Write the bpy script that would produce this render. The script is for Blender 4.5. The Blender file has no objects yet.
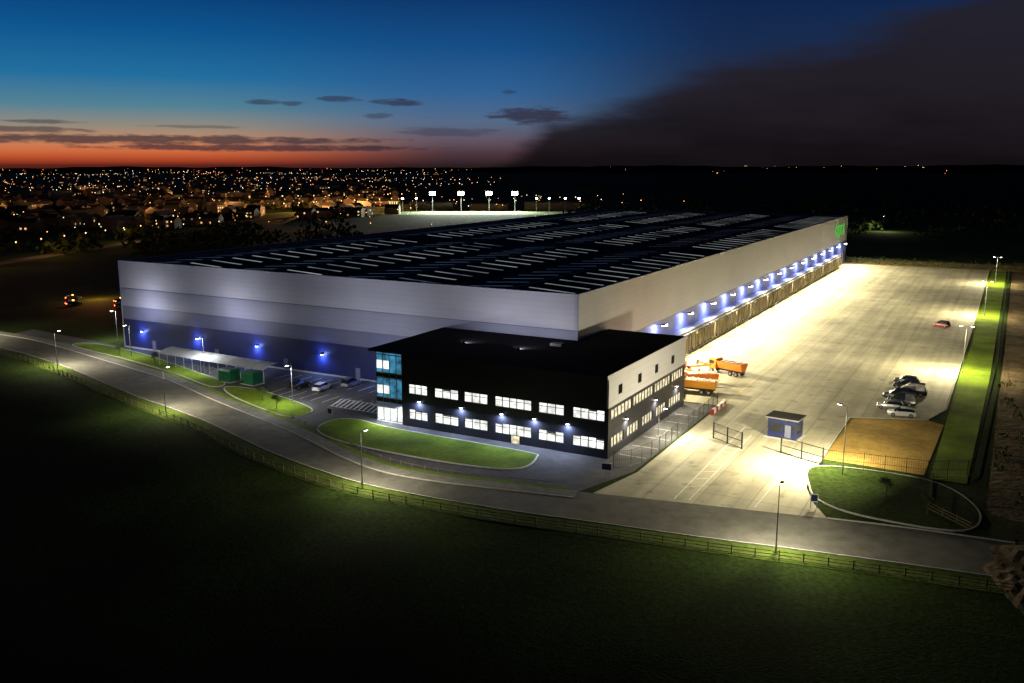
import bpy, bmesh, math, random
from mathutils import Vector, Matrix
R=random.Random(7)
scene=bpy.context.scene
rad=math.radians
# ------------------------------------------------------------ materials
def lin(c):
    return tuple(((x/255)/12.92 if x/255<=.04045 else ((x/255+.055)/1.055)**2.4) for x in c)
def mat(name,c1,c2=None,rough=.7,scale=1.0,detail=6,bump=0.0,bscale=None,metal=0.0,spec=.5,big=None,emis=None,estr=0):
    m=bpy.data.materials.new(name);m.use_nodes=True
    nt=m.node_tree;N=nt.nodes;L=nt.links
    b=N['Principled BSDF']
    b.inputs['Roughness'].default_value=rough;b.inputs['Metallic'].default_value=metal
    b.inputs['Specular IOR Level'].default_value=spec
    tc=N.new('ShaderNodeTexCoord')
    if c2 is None: c2=tuple(x*.8 for x in c1)
    no=N.new('ShaderNodeTexNoise');no.inputs['Scale'].default_value=scale;no.inputs['Detail'].default_value=detail
    no.inputs['Roughness'].default_value=.65
    L.new(tc.outputs['Object'],no.inputs['Vector'])
    cr=N.new('ShaderNodeValToRGB')
    cr.color_ramp.elements[0].position=.35;cr.color_ramp.elements[1].position=.65
    cr.color_ramp.elements[0].color=(*c1,1);cr.color_ramp.elements[1].color=(*c2,1)
    L.new(no.outputs['Fac'],cr.inputs['Fac'])
    col=cr.outputs['Color']
    if big:
        n2=N.new('ShaderNodeTexNoise');n2.inputs['Scale'].default_value=big[0];n2.inputs['Detail'].default_value=4
        L.new(tc.outputs['Object'],n2.inputs['Vector'])
        r2=N.new('ShaderNodeMapRange');r2.inputs['From Min'].default_value=.3;r2.inputs['From Max'].default_value=.7
        r2.inputs['To Min'].default_value=big[1];r2.inputs['To Max'].default_value=big[2]
        L.new(n2.outputs['Fac'],r2.inputs['Value'])
        mx=N.new('ShaderNodeVectorMath');mx.operation='SCALE'
        L.new(col,mx.inputs[0]);L.new(r2.outputs['Result'],mx.inputs['Scale']);col=mx.outputs['Vector']
    L.new(col,b.inputs['Base Color'])
    if bump>0:
        n3=N.new('ShaderNodeTexNoise');n3.inputs['Scale'].default_value=bscale or scale*3;n3.inputs['Detail'].default_value=5
        L.new(tc.outputs['Object'],n3.inputs['Vector'])
        bp=N.new('ShaderNodeBump');bp.inputs['Strength'].default_value=bump;bp.inputs['Distance'].default_value=.3
        L.new(n3.outputs['Fac'],bp.inputs['Height']);L.new(bp.outputs['Normal'],b.inputs['Normal'])
    return m
def emat(name,c,s,var=0,scale=1.0,sample=False,base=.05):
    m=bpy.data.materials.new(name);m.use_nodes=True
    nt=m.node_tree;N=nt.nodes;L=nt.links;b=N['Principled BSDF']
    b.inputs['Base Color'].default_value=(base,base,base,1);b.inputs['Roughness'].default_value=.25
    b.inputs['Emission Color'].default_value=(*c,1);b.inputs['Emission Strength'].default_value=s
    if var:
        tc=N.new('ShaderNodeTexCoord');no=N.new('ShaderNodeTexNoise');no.inputs['Scale'].default_value=scale;no.inputs['Detail'].default_value=3
        L.new(tc.outputs['Object'],no.inputs['Vector'])
        mr=N.new('ShaderNodeMapRange');mr.inputs['From Min'].default_value=.35;mr.inputs['From Max'].default_value=.65
        mr.inputs['To Min'].default_value=s*(1-var);mr.inputs['To Max'].default_value=s
        L.new(no.outputs['Fac'],mr.inputs['Value']);L.new(mr.outputs['Result'],b.inputs['Emission Strength'])
    if not sample: m.cycles.emission_sampling='NONE'
    return m
M={}
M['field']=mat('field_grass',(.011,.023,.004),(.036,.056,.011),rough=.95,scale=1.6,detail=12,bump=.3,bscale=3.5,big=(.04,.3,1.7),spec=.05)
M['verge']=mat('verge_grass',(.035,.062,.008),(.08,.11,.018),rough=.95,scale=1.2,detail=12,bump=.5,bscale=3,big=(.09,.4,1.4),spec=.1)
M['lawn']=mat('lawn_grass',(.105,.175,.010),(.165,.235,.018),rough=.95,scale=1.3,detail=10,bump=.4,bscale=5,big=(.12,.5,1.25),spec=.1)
M['asph']=mat('asphalt',(.085,.080,.066),(.14,.132,.108),rough=.85,scale=.5,detail=12,bump=.15,bscale=9,big=(.06,.62,1.25),spec=.3)
M['asph2']=mat('car_park_asphalt',(.05,.05,.05),(.085,.082,.078),rough=.85,scale=.6,detail=12,bump=.15,bscale=9,big=(.1,.7,1.2),spec=.3)
M['foot']=mat('footway_asphalt',(.13,.125,.11),(.20,.19,.165),rough=.9,scale=.8,detail=8,big=(.1,.8,1.2),spec=.2)
M['kerb']=mat('kerb_concrete',(.35,.34,.31),(.48,.46,.42),rough=.9,scale=1.5)
M['white']=mat('road_paint',(.5,.5,.47),(.8,.8,.76),rough=.7,scale=3)
M['yellow']=mat('yellow_paint',(.55,.4,.06),(.7,.5,.08),rough=.7,scale=3)
M['gravel']=mat('gravel',(.32,.20,.05),(.46,.31,.08),rough=.95,scale=.8,detail=12,bump=.4,bscale=8,big=(.15,.6,1.15),spec=.1)
M['soil']=mat('bare_soil',(.025,.018,.010),(.065,.048,.026),rough=1,scale=.3,detail=12,bump=.9,bscale=1.0,big=(.05,.3,1.6),spec=.1)
M['soil2']=mat('bare_earth',(.09,.065,.035),(.19,.14,.08),rough=1,scale=.25,detail=12,bump=.7,bscale=1.0,big=(.06,.35,1.5),spec=.1)
M['silver']=mat('silver_cladding',(.50,.50,.57),(.56,.56,.63),rough=.5,scale=.08,spec=.3)
M['mid']=mat('grey_cladding',(.30,.31,.40),(.34,.35,.44),rough=.5,scale=.08,spec=.3)
M['dark']=mat('dark_grey_cladding',(.13,.14,.23),(.16,.17,.26),rough=.5,scale=.08,spec=.3)
M['blue']=mat('blue_cladding',(.14,.17,.42),(.17,.20,.46),rough=.45,scale=.1,spec=.4)
M['navy']=mat('navy_cladding',(.018,.024,.09),(.024,.030,.11),rough=.4,scale=.1,spec=.3)
M['char']=mat('charcoal_cladding',(.016,.017,.024),(.021,.022,.031),rough=.4,scale=.15,spec=.4)
M['roof']=mat('roof_membrane',(.010,.010,.011),(.016,.016,.017),rough=.9,scale=.2,big=(.03,.5,1.4),spec=.1)
M['black']=mat('black_steel',(.012,.012,.014),(.02,.02,.022),rough=.5,scale=2)
M['galv']=mat('galvanised_steel',(.22,.23,.24),(.32,.33,.34),rough=.45,scale=2,metal=.6)
M['rubber']=mat('rubber',(.015,.015,.015),(.022,.022,.022),rough=.9,scale=4)
M['shel']=mat('dock_shelter_fabric',(.05,.045,.04),(.09,.08,.065),rough=.9,scale=1)
M['buff']=mat('dock_surround',(.42,.34,.20),(.52,.43,.26),rough=.8,scale=.5)
M['door']=mat('dock_door',(.10,.10,.11),(.16,.16,.17),rough=.6,scale=.5)
M['wood']=mat('fence_timber',(.13,.10,.05),(.22,.165,.085),rough=.9,scale=2)
M['orange']=mat('orange_paint',(.62,.15,.012),(.72,.21,.02),rough=.4,scale=1)
M['yplant']=mat('plant_yellow_paint',(.65,.27,.02),(.70,.33,.03),rough=.4,scale=1)
M['cwhite']=mat('car_paint_white',(.65,.65,.66),(.7,.7,.7),rough=.25,scale=1)
M['csilver']=mat('car_paint_silver',(.35,.36,.38),(.4,.41,.42),rough=.25,scale=1,metal=.5)
M['cblack']=mat('car_paint_black',(.015,.016,.02),(.02,.02,.025),rough=.2,scale=1)
M['cred']=mat('car_paint_red',(.28,.02,.02),(.34,.03,.025),rough=.25,scale=1)
M['cgrey']=mat('car_paint_grey',(.06,.065,.075),(.08,.085,.095),rough=.25,scale=1,metal=.4)
M['glass']=mat('dark_glass',(.01,.013,.018),(.015,.02,.025),rough=.08,scale=1,spec=.8)
M['cgreen']=mat('green_steel',(.008,.10,.045),(.014,.14,.065),rough=.5,scale=1)
M['poly']=mat('polycarbonate_roof',(.40,.42,.40),(.55,.56,.52),rough=.3,scale=1)
M['brick']=mat('town_render',(.22,.15,.10),(.40,.32,.24),rough=.9,scale=.02)
M['tile']=mat('town_roof_tile',(.02,.016,.015),(.035,.028,.025),rough=.9,scale=.05)
M['leaf']=mat('foliage',(.03,.05,.012),(.07,.10,.025),rough=.9,scale=.6,spec=.1)
M['bark']=mat('bark',(.08,.06,.04),(.12,.09,.06),rough=.95,scale=2)
M['hill']=mat('distant_land',(.010,.010,.010),(.02,.018,.016),rough=1,scale=.004,spec=0)
M['pitch']=mat('sports_turf',(.16,.20,.10),(.22,.26,.14),rough=.95,scale=.1,spec=.1)
M['win']=emat('lit_window',(.97,.99,.92),1.6,var=.5,scale=.9,sample=True)
M['winw']=emat('lit_window_warm',(1,.86,.55),1.4,var=.65,scale=1.2)
M['teal']=emat('lit_stair_glass',(.10,.46,.78),.62,var=.8,scale=.7)
M['lampw']=emat('lamp_lens',(1,.95,.85),25)
M['lampb']=emat('lamp_lens_cool',(.62,.72,1),45)
M['floodl']=emat('pitch_flood_lens',(.9,.97,1),40)
M['rl']=emat('rooflight_panel_sky_slope',(.84,.88,.84),.38,var=.95,scale=.09)  # brighter slope: inside light plus reflected sky, both put into the emission
M['rl2']=emat('rooflight_panel_dim_slope',(.7,.78,.85),.05,var=.9,scale=.09)  # dimmer copy for the other slope, its weaker sky reflection set as emission
M['red']=emat('tail_lamp',(1,.08,.02),20)
M['amber']=emat('amber_lamp',(1,.4,.06),12)
M['retail']=emat('retail_sign',(1,.72,.25),2.2,var=.5,scale=.2)
M['co']=emat('street_light_orange',(1,.42,.12),6)
M['cw']=emat('street_light_white',(1,.85,.6),5)
M['cg']=emat('street_light_green',(.4,1,.6),3)
M['cr']=emat('street_light_red',(1,.1,.05),4)
M['twin']=emat('town_window',(1,.62,.28),1.6,var=.9,scale=.05)
M['logo']=emat('sign_green',(.10,.75,.08),.5)
def concrete():
    m=mat('yard_concrete',(.37,.345,.25),(.52,.485,.35),rough=.75,scale=.12,detail=12,bump=.08,bscale=6,big=(.035,.62,1.15),spec=.3)
    nt=m.node_tree;N=nt.nodes;L=nt.links;b=N['Principled BSDF']
    src=b.inputs['Base Color'].links[0].from_socket
    tc=N.new('ShaderNodeTexCoord')
    br=N.new('ShaderNodeTexBrick');br.offset=0;br.inputs['Scale'].default_value=1
    br.inputs['Brick Width'].default_value=6;br.inputs['Row Height'].default_value=9
    br.inputs['Mortar Size'].default_value=.06;br.inputs['Mortar Smooth'].default_value=.3
    br.inputs['Color1'].default_value=(1,1,1,1);br.inputs['Color2'].default_value=(.88,.88,.88,1);br.inputs['Mortar'].default_value=(.5,.5,.5,1)
    L.new(tc.outputs['Object'],br.inputs['Vector'])
    mp=N.new('ShaderNodeMapping');mp.inputs['Scale'].default_value=(.55,.02,1);L.new(tc.outputs['Object'],mp.inputs['Vector'])
    ns=N.new('ShaderNodeTexNoise');ns.inputs['Scale'].default_value=1;ns.inputs['Detail'].default_value=6;L.new(mp.outputs['Vector'],ns.inputs['Vector'])
    mr=N.new('ShaderNodeMapRange');mr.inputs['From Min'].default_value=.35;mr.inputs['From Max'].default_value=.65;mr.inputs['To Min'].default_value=.76;mr.inputs['To Max'].default_value=1.08
    L.new(ns.outputs['Fac'],mr.inputs['Value'])
    sp=N.new('ShaderNodeTexNoise');sp.inputs['Scale'].default_value=.45;sp.inputs['Detail'].default_value=3;L.new(tc.outputs['Object'],sp.inputs['Vector'])
    m2=N.new('ShaderNodeMapRange');m2.inputs['From Min'].default_value=.60;m2.inputs['From Max'].default_value=.72;m2.inputs['To Min'].default_value=1;m2.inputs['To Max'].default_value=.6
    L.new(sp.outputs['Fac'],m2.inputs['Value'])
    mm=N.new('ShaderNodeMath');mm.operation='MULTIPLY';L.new(mr.outputs['Result'],mm.inputs[0]);L.new(m2.outputs['Result'],mm.inputs[1])
    v=N.new('ShaderNodeVectorMath');v.operation='MULTIPLY';L.new(src,v.inputs[0]);L.new(br.outputs['Color'],v.inputs[1])
    v2=N.new('ShaderNodeVectorMath');v2.operation='SCALE';L.new(v.outputs['Vector'],v2.inputs[0]);L.new(mm.outputs[0],v2.inputs['Scale'])
    L.new(v2.outputs['Vector'],b.inputs['Base Color'])
    return m
M['conc']=concrete()
def ribs(m,freq):
    nt=m.node_tree;N=nt.nodes;L=nt.links;b=N['Principled BSDF']
    tc=N.new('ShaderNodeTexCoord');sp=N.new('ShaderNodeSeparateXYZ');L.new(tc.outputs['Object'],sp.inputs[0])
    s=N.new('ShaderNodeMath');s.operation='MULTIPLY';s.inputs[1].default_value=freq
    L.new(sp.outputs['Z'],s.inputs[0])
    f=N.new('ShaderNodeMath');f.operation='FRACT';L.new(s.outputs[0],f.inputs[0])
    g=N.new('ShaderNodeMath');g.operation='GREATER_THAN';g.inputs[1].default_value=.06;L.new(f.outputs[0],g.inputs[0])
    mr=N.new('ShaderNodeMapRange');mr.inputs['To Min'].default_value=.82;mr.inputs['To Max'].default_value=1;L.new(g.outputs[0],mr.inputs['Value'])
    src=b.inputs['Base Color'].links[0].from_socket
    v=N.new('ShaderNodeVectorMath');v.operation='SCALE';L.new(src,v.inputs[0]);L.new(mr.outputs['Result'],v.inputs['Scale']);L.new(v.outputs['Vector'],b.inputs['Base Color'])
for k in('silver','mid','dark','navy','char','blue'): ribs(M[k],1.0)

# ------------------------------------------------------------ mesh helpers
class MB:
    def __init__(s): s.v=[];s.f=[];s.m=[];s.mats=[]
    def mi(s,k):
        if k not in s.mats: s.mats.append(k)
        return s.mats.index(k)
    def face(s,pts,k):
        n=len(s.v);s.v+= [tuple(p) for p in pts];s.f.append(tuple(range(n,n+len(pts))));s.m.append(s.mi(k))
    def box(s,x0,x1,y0,y1,z0,z1,k,T=None,top=None):
        c=[(x0,y0,z0),(x1,y0,z0),(x1,y1,z0),(x0,y1,z0),(x0,y0,z1),(x1,y0,z1),(x1,y1,z1),(x0,y1,z1)]
        if T is not None: c=[tuple(T@Vector(p)) for p in c]
        n=len(s.v);s.v+=c;i=s.mi(k);it=s.mi(top) if top else i
        for q,mm in(((3,2,1,0),i),((4,5,6,7),it),((0,1,5,4),i),((1,2,6,5),i),((2,3,7,6),i),((3,0,4,7),i)):
            s.f.append(tuple(n+a for a in q));s.m.append(mm)
    def beam(s,a,b,w,h,k):
        a=Vector(a);b=Vector(b);d=b-a;l=d.length
        if l<1e-6:return
        q=d.to_track_quat('X','Z').to_matrix().to_4x4();T=Matrix.Translation(a)@q
        s.box(0,l,-w/2,w/2,-h/2,h/2,k,T)
    def cyl(s,a,b,r0,r1,k,n=8,cap=True):
        a=Vector(a);b=Vector(b);q=(b-a).to_track_quat('Z','Y').to_matrix();o=len(s.v);i=s.mi(k)
        for c,r in((a,r0),(b,r1)):
            for j in range(n):
                t=2*math.pi*j/n;s.v.append(tuple(c+q@Vector((r*math.cos(t),r*math.sin(t),0))))
        for j in range(n):
            s.f.append((o+j,o+(j+1)%n,o+n+(j+1)%n,o+n+j));s.m.append(i)
        if cap:
            s.f.append(tuple(o+j for j in range(n))[::-1]);s.m.append(i)
            s.f.append(tuple(o+n+j for j in range(n)));s.m.append(i)
    def loft(s,rings,k,cap=True,T=None):
        o=len(s.v);n=len(rings[0])
        for r in rings:
            for p in r: s.v.append(tuple(T@Vector(p)) if T is not None else tuple(p))
        for i in range(len(rings)-1):
            for j in range(n):
                kk=k[i][j] if isinstance(k,list) else k
                s.f.append((o+i*n+j,o+i*n+(j+1)%n,o+(i+1)*n+(j+1)%n,o+(i+1)*n+j));s.m.append(s.mi(kk))
        if cap:
            kk=k[0][0] if isinstance(k,list) else k
            s.f.append(tuple(o+j for j in range(n)));s.m.append(s.mi(kk))
            e=o+(len(rings)-1)*n;s.f.append(tuple(e+j for j in range(n))[::-1]);s.m.append(s.mi(kk))
    def obj(s,name,loc=(0,0,0),rz=0,parent=None,recalc=True,smooth=False):
        me=bpy.data.meshes.new(name);me.from_pydata(s.v,[],s.f)
        for k in s.mats: me.materials.append(M[k])
        me.polygons.foreach_set('material_index',s.m)
        if smooth: me.polygons.foreach_set('use_smooth',[True]*len(s.f))
        if recalc:
            bm=bmesh.new();bm.from_mesh(me);bmesh.ops.recalc_face_normals(bm,faces=bm.faces);bm.to_mesh(me);bm.free()
        me.update()
        o=bpy.data.objects.new(name,me);scene.collection.objects.link(o)
        o.location=loc;o.rotation_euler=(0,0,rz)
        if parent: o.parent=parent
        return o
def empty(name,loc=(0,0,0),rz=0):
    o=bpy.data.objects.new(name,None);scene.collection.objects.link(o);o.location=loc;o.rotation_euler=(0,0,rz);o.empty_display_size=.5;return o
def inst(src,name,loc,rz=0,parent=None):
    o=bpy.data.objects.new(name,src.data);scene.collection.objects.link(o);o.location=loc;o.rotation_euler=(0,0,rz)
    if parent:o.parent=parent
    return o
def area(name,loc,target,P,col,size=(.6,.3),parent=None,spread=180):
    l=bpy.data.lights.new(name,'AREA');l.shape='RECTANGLE';l.size=size[0];l.size_y=size[1];l.energy=P;l.color=col;l.spread=rad(spread)
    o=bpy.data.objects.new(name,l);scene.collection.objects.link(o);o.location=loc
    o.rotation_euler=(Vector(target)-Vector(loc)).to_track_quat('-Z','Y').to_euler()
    if parent:
        o.parent=parent;o.matrix_parent_inverse=parent.matrix_basis.inverted()
    return o
def smooth(pts,n=8):
    out=[];P=[Vector((*p,0)) if len(p)==2 else Vector(p) for p in pts]
    for i in range(len(P)-1):
        p0=P[max(i-1,0)];p1=P[i];p2=P[i+1];p3=P[min(i+2,len(P)-1)]
        for j in range(n):
            t=j/n
            q=.5*((2*p1)+(p2-p0)*t+(2*p0-5*p1+4*p2-p3)*t*t+(3*p1-p0-3*p2+p3)*t**3);out.append((q.x,q.y))
    out.append((P[-1].x,P[-1].y));return out
def closed(pts,n=6):
    k=len(pts);q=smooth([pts[-1]]+list(pts)+[pts[0],pts[1]],n);return q[n:n+k*n]
def offset(pl,d,close=False):
    out=[];n=len(pl)
    for i in range(n):
        a=Vector(pl[i-1]) if (i>0 or close) else Vector(pl[i]);b=Vector(pl[(i+1)%n]) if (i<n-1 or close) else Vector(pl[i])
        t=(b-a).normalized();out.append((pl[i][0]-t.y*d,pl[i][1]+t.x*d))
    return out
def sheet(name,pts,z,k,parent=None,zb=None):
    bm=bmesh.new();vs=[bm.verts.new((p[0],p[1],z)) for p in pts];f=bm.faces.new(vs)
    f.normal_update()
    if f.normal.z<0: f.normal_flip()
    bmesh.ops.triangulate(bm,faces=[f])
    me=bpy.data.meshes.new(name);bm.to_mesh(me);bm.free();me.materials.append(M[k])
    o=bpy.data.objects.new(name,me);scene.collection.objects.link(o)
    if parent:o.parent=parent
    return o
def strip(mb,pl,w,z0,z1,k,close=False,side=0):
    a=offset(pl,w/2+side,close);b=offset(pl,-w/2+side,close);n=len(pl)
    for i in range(n if close else n-1):
        j=(i+1)%n
        A,B,C,D=a[i],a[j],b[j],b[i]
        mb.face([(A[0],A[1],z1),(D[0],D[1],z1),(C[0],C[1],z1),(B[0],B[1],z1)],k)
        if z1-z0>.02:
            mb.face([(A[0],A[1],z0),(A[0],A[1],z1),(B[0],B[1],z1),(B[0],B[1],z0)],k)
            mb.face([(D[0],D[1],z1),(D[0],D[1],z0),(C[0],C[1],z0),(C[0],C[1],z1)],k)
def island(name,pts,k,n=6,z=.13):
    p=closed(pts,n) if n else pts
    g=sheet(name,p,z,k)
    mb=MB();strip(mb,p,.2,0,z+.03,'kerb',close=True);mb.obj('kerb',parent=g,recalc=False)
    return g

# ------------------------------------------------------------ terrain
def ground():
    mb=MB()
    xs=[-9000,-4000,-2000,-1000,-500]+list(range(-300,141,10))+[250,500,1200,3000,9000]
    ys=[-800,-400,-250]+list(range(-150,-49,8))+[-44,0,100,270,600,1500,4000,9500]
    rr=random.Random(3);V={}
    for i,x in enumerate(xs):
        for j,y in enumerate(ys):
            z=0
            if -150<=y<=-54 and -300<=x<=140: z=(rr.random()-.6)*.3
            V[i,j]=len(mb.v);mb.v.append((x,y,z))
    mi=mb.mi('field')
    for i in range(len(xs)-1):
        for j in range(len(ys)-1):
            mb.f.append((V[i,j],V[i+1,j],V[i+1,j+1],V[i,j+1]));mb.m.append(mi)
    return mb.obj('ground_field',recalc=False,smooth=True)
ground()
outer=smooth([(-420,10),(-260,-8),(-180,-12),(-136,-14),(-107,-19),(-75,-28),(-50,-34),(-29,-41),(-13,-44.6),(-3,-45.2),(11,-44.2),(23,-42.4),(34,-40.8),(44,-39),(54,-37.4),(64,-36)],6)
inner=smooth([(-420,24),(-260,8),(-180,0),(-152,-2),(-134,-3),(-100,-10),(-76,-15.5),(-57,-22),(-38,-28),(-27,-32),(-17,-36),(-9,-38),(-1,-37.6),(8,-36),(18,-34),(30,-31.5),(45,-28.5),(54,-27),(64,-26)],6)
road=sheet('road',outer+inner[::-1],.02,'asph')
mb=MB();strip(mb,outer,.16,0,.13,'kerb');strip(mb,[p for p in inner if p[0]<17],.16,0,.14,'kerb',side=-2.3)
strip(mb,[p for p in inner if p[0]>44],.16,0,.14,'kerb')
mb.obj('road_kerb',recalc=False)
fw=[p for p in inner if p[0]<17]
mb=MB();strip(mb,fw,2.2,0,.12,'foot',side=-1.12);mb.obj('footway',recalc=False)
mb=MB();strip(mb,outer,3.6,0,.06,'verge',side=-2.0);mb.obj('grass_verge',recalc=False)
sheet('car_park',[p for p in inner if -150<p[0]<18]+[(19.5,-24),(19.5,14),(0,14),(0,0),(-112,0),(-150,4)],.018,'asph2')
yard=[(18,-34),(30,-31.5),(45,-28.5),(42.5,-24),(40.8,-19),(40.2,-10),(40.2,17.5),(51.5,22),(53.5,30),(54,120),(54,262),(0,262),(0,14.5),(20,14.5),(20,-24)]
sheet('yard_concrete',yard,.03,'conc')
sheet('gravel_parking',[(40.6,-6.5),(40.6,17.3),(51.6,21.6),(54,20),(53.4,-7)],.05,'gravel')
mb=MB();strip(mb,[(40.4,-10),(40.4,17.4),(51.6,21.9),(53.7,30),(54.1,120),(54.1,262)],.2,0,.16,'kerb');mb.obj('yard_kerb',recalc=False)
island('grass_island',[(40.6,-10),(41.2,-19),(44,-24),(50,-26),(59,-25),(60,-17),(54,-9)],'field')
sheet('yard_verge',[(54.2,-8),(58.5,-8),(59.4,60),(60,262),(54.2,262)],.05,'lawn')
sheet('bare_land',[(61.0,-18),(200,-60),(260,300),(62,300)],.012,'soil2')
sheet('bare_land',[(64,-22),(64,-40),(120,-70),(130,-50)],.03,'soil')
sheet('bare_land',[(-2,262.2),(75,262.2),(80,285),(-20,283)],.035,'gravel')
island('lawn',[(-31.5,-24),(-30,-29.5),(-22,-32.5),(-6,-33),(5,-31),(5.5,-25),(2,-23.6),(-20,-23.2),(-28,-22)],'lawn')
island('lawn',[(-63,-16.5),(-56,-21),(-40,-26),(-37.5,-23),(-41,-19.5),(-56,-15.2)],'lawn')
island('lawn',[(-122,-5),(-99,-9),(-80,-13.2),(-66,-17.4),(-66,-14),(-80,-9.5),(-101,-3.5),(-120,-1)],'lawn')
mb=MB()
strip(mb,offset([p for p in inner if -135<p[0]<16],.6),.9,0,.06,'lawn');mb.obj('grass_verge',recalc=False)
mb=MB()
def line(a,b,w,k='white',z=.036):
    a=Vector(a);b=Vector(b);t=(b-a).normalized();n=Vector((-t.y,t.x))*w/2
    mb.face([(*(a-n),z),(*(b-n),z),(*(b+n),z),(*(a+n),z)],k)
line((27.5,-31),(27,4),.13);line((29.2,-30.5),(29,0),.13)
for i in range(8): line((27.6,-26+i*3.2),(29,-25+i*3.2),.12)
for i in range(11): line((22,-27+i*2),(24,-26+i*2),.12,'yellow')
line((36.8,-29),(37.2,-9),.13)
for i in range(24):
    y=44+i*8.2
    line((46,y),(53.6,y),.12)
for i in range(50):
    y=17+i*4.6
    line((4.2,y),(14,y),.10,'yellow')
line((20.5,18),(20.5,250),.12,'yellow')
mb.obj('yard_markings',recalc=False)
mb=MB()
for i in range(16): line((-60+i*2.5,-2.2),(-60+i*2.5,-7),.12,z=.024)
for i in range(9): line((-53+i*2.5,-11.5),(-53+i*2.5,-16.2),.12,z=.024)
for i in range(14): line((-39+i*.95,-12.8),(-37.6+i*.95,-17.2),.28,z=.024)
line((-39,-12.7),(-26,-12.7),.15,z=.024);line((-38,-17.3),(-24.5,-17.3),.15,z=.024)
for i in range(7): line((-33+i*1.2,-5),(-33+i*1.2,-9),.5,z=.024)
for i in range(6): line((15,-18+i*4.8),(19,-18+i*4.8),.1,z=.024)
mb.obj('bay_markings',recalc=False)

# ------------------------------------------------------------ warehouse
wh=empty('distribution_warehouse',(-55,134,0))
def par(o,p):
    o.parent=p;o.matrix_parent_inverse=p.matrix_basis.inverted();return o
W=-111.;D=268.;HT=19.3
mb=MB()
for z0,z1,k in [(0,.35,'kerb'),(.35,6.6,'navy'),(6.6,9.4,'dark'),(9.4,13.4,'mid'),(13.4,HT,'silver')]:
    mb.face([(W,0,z0),(0,0,z0),(0,0,z1),(W,0,z1)],k)
    mb.face([(0,D,z0),(W,D,z0),(W,D,z1),(0,D,z1)],k)
    mb.face([(W,D,z0),(W,0,z0),(W,0,z1),(W,D,z1)],k)
for z0,z1,k in [(0,.35,'kerb'),(.35,9.2,'blue'),(9.2,HT,'silver')]:
    mb.face([(0,0,z0),(0,D,z0),(0,D,z1),(0,0,z1)],k)
par(mb.obj('walls',recalc=False),wh)
mb=MB()
for z in(6.6,9.4,13.4):
    mb.box(W,.04,-.05,-.003,z-.06,z+.06,'dark')
    if z==9.4: mb.box(.003,.05,0,D,z-.25,z-.15,'mid')
mb.box(W-.12,.12,-.12,.35,HT,HT+.15,'silver');mb.box(-.35,.12,.35,D,HT,HT+.15,'silver')
mb.box(W-.12,W+.35,.35,D,HT,HT+.15,'silver');mb.box(W,0,D-.35,D+.12,HT,HT+.14,'silver')
mb.box(-.02,.14,-.14,.16,0,HT-.01,'mid');mb.box(W-.12,W+.1,-.12,.1,0,HT-.01,'mid')
for x in(-102,-83,-64,-46):
    mb.box(x,x+1.1,-.06,-.003,.1,2.3,'dark')
par(mb.obj('trim'),wh)
mb=MB();ns=4;sw=(-W)/ns
for i in range(ns):
    x0=W+i*sw+(.35 if i==0 else 0);x1=W+(i+1)*sw-(.35 if i==ns-1 else 0);xm=(x0+x1)/2
    for a,b,za,zb in((x0,xm,18.3,19.1),(xm,x1,19.1,18.3)):
        mb.face([(a,.35,za),(b,.35,zb),(b,D-.35,zb),(a,D-.35,za)],'roof')
    mb.box(xm-.25,xm+.25,.6,D-.6,19.1,19.17,'black')
par(mb.obj('roof',recalc=False),wh)
mb=MB()
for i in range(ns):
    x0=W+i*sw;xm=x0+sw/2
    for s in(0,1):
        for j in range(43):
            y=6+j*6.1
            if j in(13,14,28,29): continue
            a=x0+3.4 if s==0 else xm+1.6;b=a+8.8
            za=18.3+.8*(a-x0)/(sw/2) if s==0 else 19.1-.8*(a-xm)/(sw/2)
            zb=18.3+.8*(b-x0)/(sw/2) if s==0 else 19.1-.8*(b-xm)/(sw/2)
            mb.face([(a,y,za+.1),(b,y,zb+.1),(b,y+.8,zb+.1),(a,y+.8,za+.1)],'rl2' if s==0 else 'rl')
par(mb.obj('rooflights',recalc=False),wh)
mb=MB()
PX=1.6
mb.box(.003,PX,16,243,0,.9,'kerb');mb.box(.003,PX,16,243,.9,5.0,'blue',top='roof');mb.box(0.004,PX+.2,15.8,243.2,5.0,5.3,'mid',top='mid')
nd=49
for i in range(nd):
    y=18.2+i*4.6
    mb.box(PX+.003,PX+.06,y-1.35,y+1.35,1.1,4.2,'door')
    for s in(-1,1):
        yy=y+s*1.6
        mb.box(PX+.06,PX+.7,yy-.28,yy+.28,1.0,4.6,'buff');mb.box(PX+.7,PX+.76,yy-.3,yy+.3,1.0,4.6,'shel')
        mb.box(PX+.06,PX+.35,y+s*1.0-.15,y+s*1.0+.15,.5,1.05,'rubber')
    mb.box(PX+.06,PX+.8,y-1.9,y+1.9,4.3,4.75,'shel')
    mb.box(PX+.06,PX+.3,y-1.0,y+1.0,.92,1.05,'galv')
    mb.cyl((PX+.8,y-1.5,.25),(PX+3.6,y-1.5,.25),.07,.07,'yellow',6)
for y in(247,252,257,13.5):
    mb.box(.003,.12,y-1.9,y+1.9,0.05,4.8,'door');mb.box(.12,.25,y-2.1,y-1.9,0,5,'buff');mb.box(.12,.25,y+1.9,y+2.1,0,5,'buff')
par(mb.obj('loading_docks'),wh)
mb=MB()
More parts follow.
